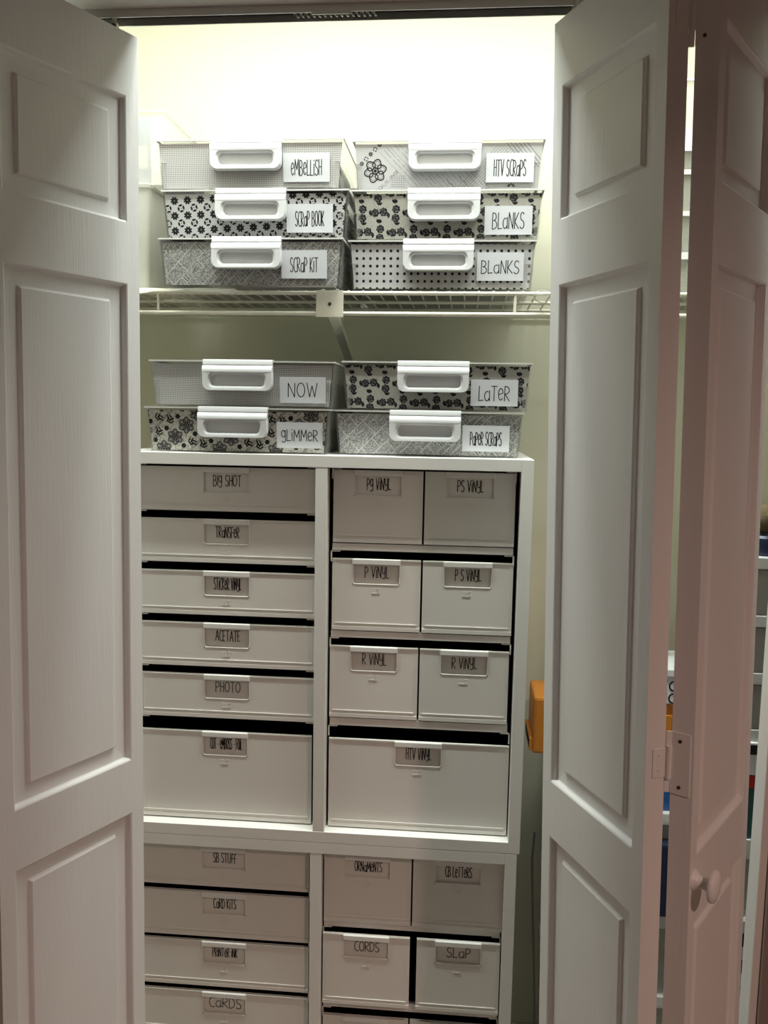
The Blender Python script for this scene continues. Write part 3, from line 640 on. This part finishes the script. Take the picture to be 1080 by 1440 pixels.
def front_panel(mb, x0, x1, z0, z1, pc, pw=0.0855, ph=0.0465):
    """drawer front in xz, outer face at y=0, pocket hanging from its top edge"""
    a, b, c = pc - pw / 2, pc + pw / 2, z1 - ph; T = 0.0050
    mb.box(x0, a, 0, T, z0, z1).box(b, x1, 0, T, z0, z1).box(a, b, 0, T, z0, c)
    mb.box(a, b, 0.0035, T, c, z1)                      # pocket floor
    tz = 0.0016                                          # pocket rim, U shaped
    U = [(a + 0.001, z1 - 0.008)] + [(a + 0.001 + 0.004 * (1 - math.cos(q)), c + 0.001 + 0.004 * (1 - math.sin(q))) for q in [math.pi / 2 * i / 4 for i in range(5)]]
    U += [(2 * pc - x, z) for x, z in U[::-1]]
    mb.tube([(x, 0.0004, z) for x, z in U], 0.0012, 0, 6)
    i = 0.0055; r_ = 0.0008                              # raised border line and the lower lip
    for (p, q) in (((x0 + i, z0 + 0.0125), (x1 - i, z0 + 0.0125)),):
        mb.box(p[0], q[0], -0.0012, 0.001, p[1] - r_, p[1] + r_)
    mb.box(x0 + i - r_, x0 + i + r_, -0.0006, 0.001, z0 + 0.0125, z1 - 0.005).box(x1 - i - r_, x1 - i + r_, -0.0006, 0.001, z0 + 0.0125, z1 - 0.005)
    mb.box(x0, a, -0.0012, 0.001, z1 - 0.0022, z1).box(b, x1, -0.0012, 0.001, z1 - 0.0022, z1)
    mb.box(x0, x1, -0.0012, 0.001, z0, z0 + 0.0065)
    m0 = c - 0.0065                                      # small embossed mark of two bars and a hook
    for xx in (-0.0065, -0.0025): mb.box(pc - 0.002 + xx, pc - 0.002 + xx + 0.0022, -0.0004, 0.001, m0 - 0.0065, m0)
    for zz in (0, -0.0052): mb.box(pc + 0.001, pc + 0.0062, -0.0006, 0.001, m0 + zz - 0.0013, m0 + zz)
    mb.box(pc + 0.001, pc + 0.0026, -0.0006, 0.001, m0 - 0.0065, m0); mb.box(pc - 0.0090, pc + 0.0066, -0.0007, 0.001, m0 - 0.0092, m0 - 0.0078)
def drawer(root, x0, x1, z0, z1, text, tw, th, y=0.0, label=None, top=False, tilt=0.0):
    d = bpy.data.objects.new('drawer', None); C.objects.link(d); d.parent = root; d.location = ((x0 + x1) / 2, y, z0); d.empty_display_size = 0.03
    d.rotation_euler = (0, 0, tilt)
    if label: d['label'] = label
    hw, h = (x1 - x0) / 2, z1 - z0
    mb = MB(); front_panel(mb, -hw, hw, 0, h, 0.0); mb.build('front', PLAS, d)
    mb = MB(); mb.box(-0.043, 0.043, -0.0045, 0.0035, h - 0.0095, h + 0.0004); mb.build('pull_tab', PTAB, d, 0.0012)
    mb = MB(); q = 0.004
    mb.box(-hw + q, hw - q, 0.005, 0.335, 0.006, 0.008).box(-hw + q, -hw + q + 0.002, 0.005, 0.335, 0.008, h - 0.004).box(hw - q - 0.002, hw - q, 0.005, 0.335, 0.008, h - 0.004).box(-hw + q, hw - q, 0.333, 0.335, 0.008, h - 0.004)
    mb.build('tray', DARK, d, label='drawer tray coloured dark for interior shade')
    if text:
        mb = MB(); F = Flat(mb, lambda u, v, lev: (u, 0.0035 - 0.0004 - 0.00008 * lev, v)); F.text(text, 0.001, h - 0.0240, tw, th, 0.0014, 0)
        mb.build('lettering', INK, d)
    return d
SB = 0.024
def unit(kind, xs, zt_, zb, drs, label, zoff=0.0, dx=0.0, railh=None, group=None, tabs=True, htop=None):
    """one stacking drawer unit; z measured down from the top of the upper cabinet; drs = (x0, x1, z_top, z_bottom, text, w, h[, y[, tilt]])"""
    xa, xb = xs
    base = zb
    r = empty(kind, W2(xa / 2 + xb / 2 + dx, SB, ZC - base), YAW, label, 'drawer unit', group)
    w_ = (xb - xa) / 2; H = base - zt_; cx = (xa + xb) / 2; mb = MB(); th = 0.0018
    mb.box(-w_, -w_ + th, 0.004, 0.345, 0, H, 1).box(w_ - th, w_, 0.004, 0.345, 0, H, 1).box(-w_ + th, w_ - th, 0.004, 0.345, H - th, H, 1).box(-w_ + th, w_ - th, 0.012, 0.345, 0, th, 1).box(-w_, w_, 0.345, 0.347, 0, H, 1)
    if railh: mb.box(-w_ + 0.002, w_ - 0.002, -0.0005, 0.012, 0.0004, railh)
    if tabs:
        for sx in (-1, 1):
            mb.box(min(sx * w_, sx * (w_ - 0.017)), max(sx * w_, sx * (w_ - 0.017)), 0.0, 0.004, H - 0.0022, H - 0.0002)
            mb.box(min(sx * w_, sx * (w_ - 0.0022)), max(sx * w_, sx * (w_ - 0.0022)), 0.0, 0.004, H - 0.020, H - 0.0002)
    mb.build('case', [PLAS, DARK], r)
    for q in drs:
        x0, x1, a, b, tx, tw, h_ = q[:7]
        drawer(r, x0 - cx, x1 - cx, base - b, base - a, tx, tw, h_, q[7] if len(q) > 7 else 0.0, (q[8] if len(q) > 8 else None), tilt=q[9] if len(q) > 9 else 0.0)
    return r
q = 0.00127
LXS = (-0.3405, -0.0115)
# left bay of the upper cabinet
T0 = PT + 0.0008
lefts = [('BIg SHOT', 40, 15.5, 0.0262, 0.1052), ('TRaNSFeR', 34, 15.5, 0.1200, 0.1992), ('STiCKeR ViNYL', 40, 17, 0.2150, 0.2960), ('ACETATE', 36, 15.5, 0.3115, 0.3928), ('PHOTO', 36, 15, 0.4083, 0.4905)]
prev = T0
for tx, tw, h_, a, b in lefts:
    unit('slim_drawer_unit', LXS, prev, b + 0.0006, [(LXS[0] + 0.002, LXS[1] - 0.0012, a, b, tx, tw * q, h_ * q)], 'slim white drawer unit marked %s in the left bay of the upper cabinet' % tx.upper(), group='slim drawer units')
    prev = b + 0.0010
unit('deep_drawer_unit', LXS, prev, 0.6880, [(LXS[0] - 0.001, -0.0175, 0.5172, 0.6862, 'CUT - eMBOSS - FOiL', 47 * q, 16 * q)], 'deep white drawer unit marked CUT - EMBOSS - FOIL at the bottom of the left bay')
# right bay
rights = [(0.0155, 0.3395, 0.0255, 0.1545, 0.1695, (0.0185, 0.1770, 'Pg ViNYL', 33, 16), (0.1805, 0.3380, 'PS ViNYL', 36, 16)),
          (0.0145, 0.3398, 0.1840, 0.3140, 0.3285, (0.0178, 0.1762, 'P ViNYL', 34, 16), (0.1798, 0.3390, 'P S ViNYL', 36, 16)),
          (0.0140, 0.3400, 0.3440, 0.4770, 0.4935, (0.0150, 0.1748, 'R ViNYL', 34, 16), (0.1780, 0.3368, 'R ViNYL', 35, 16))]
prev = T0
for xa, xb, a, b, base, d1, d2 in rights:
    nm = d1[2].upper(), d2[2].upper()
    lab = 'two-drawer white unit marked %s and %s in the upper right bay' % nm if nm[0] != nm[1] else 'white unit whose two drawers are both marked R VINYL in the right bay'
    unit('twin_drawer_unit', (xa, xb), prev, base, [(d[0], d[1], a, b, d[2], d[3] * q, d[4] * q, -0.001, 'drawer marked ' + d[2].upper() + sd) for d, sd in ((d1, ', left'), (d2, ', right'))], lab, railh=base - b - 0.0022, group='twin drawer units')
    prev = base + 0.0004
unit('deep_drawer_unit', (0.0130, 0.3430), prev, 0.6880, [(0.0150, 0.3428, 0.5180, 0.6865, 'HTV ViNYL', 36 * q, 17 * q, -0.002)], 'deep white drawer unit marked HTV VINYL at the bottom of the right bay')
# lower cabinet
LT = ZC - (ZU - 0.0015) - 0.001 + PT + 0.0008 + 0.001
prev = LT + 0.0005
for tx, tw, h_, a, b in [('SB STUff', 34, 15, 0.7400, 0.8195), ('CaRD KiTS', 34, 15, 0.8318, 0.9215), ('PRiNTeR iNK', 38, 14, 0.9312, 1.0230), ('CaRDS', 49, 16, 1.0350, 1.1240), (None, 0, 0, 1.138, 1.228), (None, 0, 0, 1.242, 1.3985)]:
    lab = 'slim white drawer unit marked %s in the left bay of the lower cabinet' % tx.upper() if tx else ('plain slim white drawer unit under the one marked CARDS' if b < 1.3 else 'plain deep white drawer unit at the bottom of the lower left bay')
    unit('slim_drawer_unit' if b < 1.3 else 'deep_drawer_unit', (-0.3470, -0.0185), prev, b + 0.0006, [(-0.3450, -0.0198, a, b, tx, tw * q, h_ * q, -0.004)], lab, group='slim drawer units of the lower cabinet' if tx else None)
    prev = b + 0.0010
prev = LT + 0.0005
for a, b, base, d1, d2 in [(0.7400, 0.8740, 0.8868, (0.0090, 0.1718, 'ORNaMeNTS', 40, 15, -0.004, 0), (0.1750, 0.3405, 'CB LeTTeRS', 38, 16, -0.004, 0)),
                           (0.8935, 1.0340, 1.0500, (0.0090, 0.1720, 'CORDS', 36, 15, -0.012, 0.0), (0.1850, 0.3385, 'SLaP', 34, 15, -0.012, 0)),
                           (1.0640, 1.1990, 1.2150, (0.0090, 0.1718, None, 0, 0, -0.004, 0), (0.1750, 0.3385, None, 0, 0, -0.004, 0))]:
    if d1[2]: lab = 'white unit of two drawers marked %s and %s in the lower cabinet' % (d1[2].upper(), d2[2].upper())
    else: lab = 'white unit of two drawers under CORDS and SLAP, only its top edge in view'
    unit('twin_drawer_unit', (0.0070, 0.3400), prev, base, [(d[0], d[1], a, b, d[2], d[3] * q, d[4] * q, d[5], ('drawer marked ' + d[2].upper()) if d[2] else None, d[6]) for d in (d1, d2)], lab, railh=base - b - 0.002, group='twin drawer units of the lower cabinet')
    prev = base + 0.0004
unit('deep_drawer_unit', (0.0070, 0.3400), prev, 1.3990, [(0.0090, 0.3380, 1.2400, 1.3985, None, 0, 0)], 'plain deep white drawer unit at the bottom of the lower right bay')

# ---------------------------------------------------------------- bins on the shelf, left and right
def bin_(name, x0, x1, y0, y1, z0, z1, m, label, group=None, rim=0.004, taper=0.006, lidm=None, lid=0.0):
    r = empty(name, ((x0 + x1) / 2, y0, z0), 0, label, 'bin', group); hw, D, H = (x1 - x0) / 2, y1 - y0, z1 - z0 - lid; mb = MB()
    def rg(z, k, tp): 
        e = tp * (1 - z / H); return [(x + (hw), y, z) for x, y in [(px_ - hw, py) for px_, py in rr(-hw + e + k, hw - e - k, e + k, D - e - k, 0.008, 0.008, 3)]]
    mb.loft([rg(0, 0, taper), rg(H, 0, taper), rg(H, 0.0016, taper), rg(0.002, 0.0016, taper)], 0, True, True)
    mb.build('bin_body', m, r, smooth=35)
    mb = MB(); L = lambda z, k: [(x, y, z) for x, y in rr(-hw - k, hw + k, -k, D + k, 0.008, 0.008, 3)]
    mb.loft([L(H - rim, 0.0), L(H - rim, 0.0028), L(H, 0.003), L(H, -0.0005)], 0); mb.build('rim', lidm or RIMP, r, smooth=35)
    if lid:
        MB().loft([L(H + 0.0002, 0.003), L(H + lid, 0.003)], 0, True, True).build('lid', lidm or RIMP, r, 0.001)
    return r
ZL = ZS + 0.0016
bin_('frosted_bin', -0.760, -0.472, 0.345, 0.62, ZL, ZL + 0.192, FROST, 'tall frosted bin beside the left shelf stack, lower of two', 'frosted bins at the left end', lid=0.003, lidm=FROST)
bin_('frosted_bin', -0.720, -0.446, 0.350, 0.62, ZL + 0.1924, ZL + 0.322, FROST, 'frosted bin on top of the tall one, beside the box marked EMBELLISH', 'frosted bins at the left end', lidm=FROST)
mb = MB(); mb.box(-0.05, 0.05, -0.004, 0.004, 0, 0.120).box(-0.046, 0.046, -0.0046, -0.004, 0.03, 0.07, 1)
o = mb.build('blue_packet', [BLUE, CARD], None, 0.002, loc=(-0.530, 0.375, ZL + 0.1950)); tag(o, 'blue and white packet inside the upper frosted bin', 'packet')
zz = ZS + 0.0006
for i, (h, lidh, rim, words) in enumerate(((0.068, 0.0, 0.012, 'lowest clear bin on the shelf right of the door gap, resting on the wires'), (0.068, 0.0, 0.008, 'second clear bin up in the stack behind the right door'), (0.068, 0.0, 0.008, 'third clear bin up in the stack behind the right door'),
                                  (0.062, 0.026, 0.006, 'clear bin with thick white lid in the stack behind the right door'), (0.085, 0.0, 0.004, 'tall clear bin on top of the stack behind the right door'))):
    bin_('clear_bin', 0.385, 0.715, 0.330, 0.62, zz, zz + h, CLRB, words, 'clear bins behind the right door', rim=rim, lid=lidh); zz += h + 0.0004

# ---------------------------------------------------------------- clutter at the right of the cabinets
def block(name, x0, x1, y0, y1, z0, z1, m, label, cat, bev=0.004, more=None):
    mb = MB(); hx, hy = (x0 + x1) / 2, y0; mb.box(x0 - hx, x1 - hx, 0, y1 - y0, 0, z1 - z0)
    r = empty(name, (hx, y0, z0), 0, label, cat); mb.build('body', m, r, bev)
    if more: more(r, (x1 - x0) / 2, y1 - y0, z1 - z0)
    return r
def lid_on(m, h=0.02):
    def f(r, hw, D, H): MB().box(-hw - 0.004, hw + 0.004, -0.004, D + 0.004, H - h, H + 0.0005).build('lid', m, r, 0.003)
    return f
# pile nearer the cabinet
bin_('clear_bin', 0.315, 0.560, 0.40, 0.62, 0.0005, 0.36, CLRB, 'large clear bin on the floor behind the right door', lid=0.02)
bin_('clear_bin', 0.315, 0.560, 0.40, 0.62, 0.3605, 0.535, CLRB, 'clear bin with white lid under the black case behind the right door', lid=0.026)
block('black_case', 0.315, 0.565, 0.385, 0.62, 0.5355, 0.685, NAVY, 'black case sandwiched between clear bins behind the right door', 'case', more=lambda r, hw, D, H: MB().tube([(-0.05, -0.001, H * 0.6), (-0.04, -0.02, H * 0.6), (0.04, -0.02, H * 0.6), (0.05, -0.001, H * 0.6)], 0.005).build('carry_handle', CABLE, r, smooth=50))
bin_('clear_bin', 0.315, 0.560, 0.40, 0.62, 0.6855, 0.742, CLRB, 'shallow clear bin under the blue tub behind the right door', lid=0.018)
block('blue_tub', 0.325, 0.560, 0.41, 0.62, 0.7425, 0.8440, BLUE, 'blue tub under the orange case, seen below the door hinge', 'tub', more=lid_on(BLUE, 0.012))
def orange_more(r, hw, D, H):
    mb = MB(); mb.box(-hw - 0.006, -hw + 0.0, 0.004, D - 0.004, 0.006, 0.030).box(-hw - 0.0065, -hw - 0.0055, 0.012, D - 0.012, 0.010, 0.026, 1); mb.build('end_clip', [ORANGE, BLACK], r, 0.001)
    MB().box(-hw * 0.8, hw * 0.8, -0.002, 0.001, H * 0.25, H * 0.8).build('side_rib', ORANGE, r, 0.001)
block('orange_case', 0.264, 0.556, 0.405, 0.52, 0.8450, 0.9600, ORANGE, 'long orange plastic case showing on both sides of the right door', 'case', 0.006, orange_more)
r = block('patterned_box', 0.440, 0.562, 0.40, 0.53, 0.9605, 1.030, PWHITE, 'white gift box with black curls resting on the orange case', 'box', 0.002, lid_on(PWHITE, 0.016))
mb = MB(); F = Flat(mb, lambda u, v, lev: (u, -0.0006 - 0.0001 * lev, v)); k = 0
for ux in (-0.045, -0.022, 0.001, 0.024, 0.046):
    for vz in (0.012, 0.036):
        F.line(arc(ux, vz, 0.008, 0.009, 40 + 60 * k, 330 + 60 * k, 12), 0.0028, 0); F.disc(ux + 0.009, vz + 0.010, 0.0025, 0); k += 1
mb.build('curl_print', INK, r)
mb = MB(); pts = [(0, 0, 0), (-0.003, 0, -0.06), (0.002, 0, -0.16), (0.008, 0, -0.26), (0.014, 0, -0.38), (0.018, 0, -0.60), (0.02, 0, -0.6765)]
o = mb.tube(pts, 0.0022, 0, 8).build('power_cable', CABLE, None, smooth=60, loc=(0.276, 0.415, 0.68)); tag(o, 'thin dark cable hanging beside the lower cabinet and right door', 'cable')
# pile beyond the far edge of the right door
def checker(r, hw, D, H):
    mb = MB(); n = 12; sx = 2 * hw / n; F = Flat(mb, lambda u, v, lev: (u, -0.0012, v)); G = Flat(mb, lambda u, v, lev: (-hw - 0.0012, u, v))
    for i in range(n):
        for j in range(int(H / sx)):
            if (i + j) % 2: F.poly([(-hw + i * sx, j * sx), (-hw + (i + 1) * sx, j * sx), (-hw + (i + 1) * sx, (j + 1) * sx), (-hw + i * sx, (j + 1) * sx)], 0)
            if (i + j) % 2 and (i + 1) * sx < D: G.poly([(i * sx, j * sx), ((i + 1) * sx, j * sx), ((i + 1) * sx, (j + 1) * sx), (i * sx, (j + 1) * sx)], 0)
    mb.build('check_print', INK, r)
Y0, Y1, X0, X1 = 0.17, 0.385, 0.572, 0.86
block('checked_hamper', X0, X1, Y0, Y1, 0.0005, 0.675, PWHITE, 'black and white checked hamper past the far edge of the right door', 'hamper', 0.006, checker)
bin_('clear_bin', X0, X1, Y0, Y1, 0.6755, 0.815, CLRB, 'clear bin with white lid on top of the checked hamper', lid=0.030)
block('teal_box', X0 + 0.002, X1, Y0, Y1, 0.8155, 0.925, TEAL, 'teal box with a red lid past the far edge of the right door', 'box', 0.003, lid_on(RED, 0.022))
block('white_carton', X0, X1, Y0 - 0.005, Y1, 0.9262, 0.982, PWHITE, 'white carton with a black band under the drawer tower', 'carton', 0.002, lambda r, hw, D, H: MB().box(-hw - 0.001, hw + 0.001, -0.001, D, H - 0.02, H - 0.004).build('black_band', INK, r))
r = empty('drawer_tower', ((X0 + X1) / 2, Y0, 0.9825), 0, 'white three-drawer tower past the far edge of the right door', 'drawer tower'); hw = (X1 - X0) / 2; D = Y1 - Y0; TH_ = 0.305
mb = MB(); mb.box(-hw, -hw + 0.006, 0.002, D, 0, TH_).box(hw - 0.006, hw, 0.002, D, 0, TH_).box(-hw, hw, D - 0.004, D, 0, TH_)
for i in range(4): mb.box(-hw, hw, 0, D, i * 0.0947, i * 0.0947 + 0.020)
mb.build('frame', HAND, r, 0.002)
for i in range(3):
    d = MB().box(-hw + 0.007, hw - 0.007, 0.001, D - 0.02, i * 0.0947 + 0.0205, (i + 1) * 0.0947 - 0.0008).build('drawer', GREYP, r, 0.002)
    MB().box(-0.03, 0.03, -0.008, 0.001, i * 0.0947 + 0.066, i * 0.0947 + 0.074).build('pull', HAND, d, 0.002)
zt2 = 0.9825 + 3 * 0.0947 + 0.0205
o = MB().lathe([(0.026, 0), (0.028, 0.004), (0.028, 0.028), (0.024, 0.032)], (0, 0, 0), (0, 0, 1)).build('navy_tin', NAVY, None, smooth=40, loc=(0.604, 0.205, zt2)); tag(o, 'small navy tin on top of the white drawer tower', 'tin')
mb = MB(); mb.lathe([(0.024 * math.sin(math.pi * i / 10), 0.024 - 0.024 * math.cos(math.pi * i / 10)) for i in range(11)], (0, 0, 0), (0, 0, 1))
o = mb.build('yarn_ball', OLIVE, None, smooth=60, loc=(0.604, 0.205, zt2 + 0.0325)); tag(o, 'small olive ball of yarn sitting on the navy tin', 'yarn')
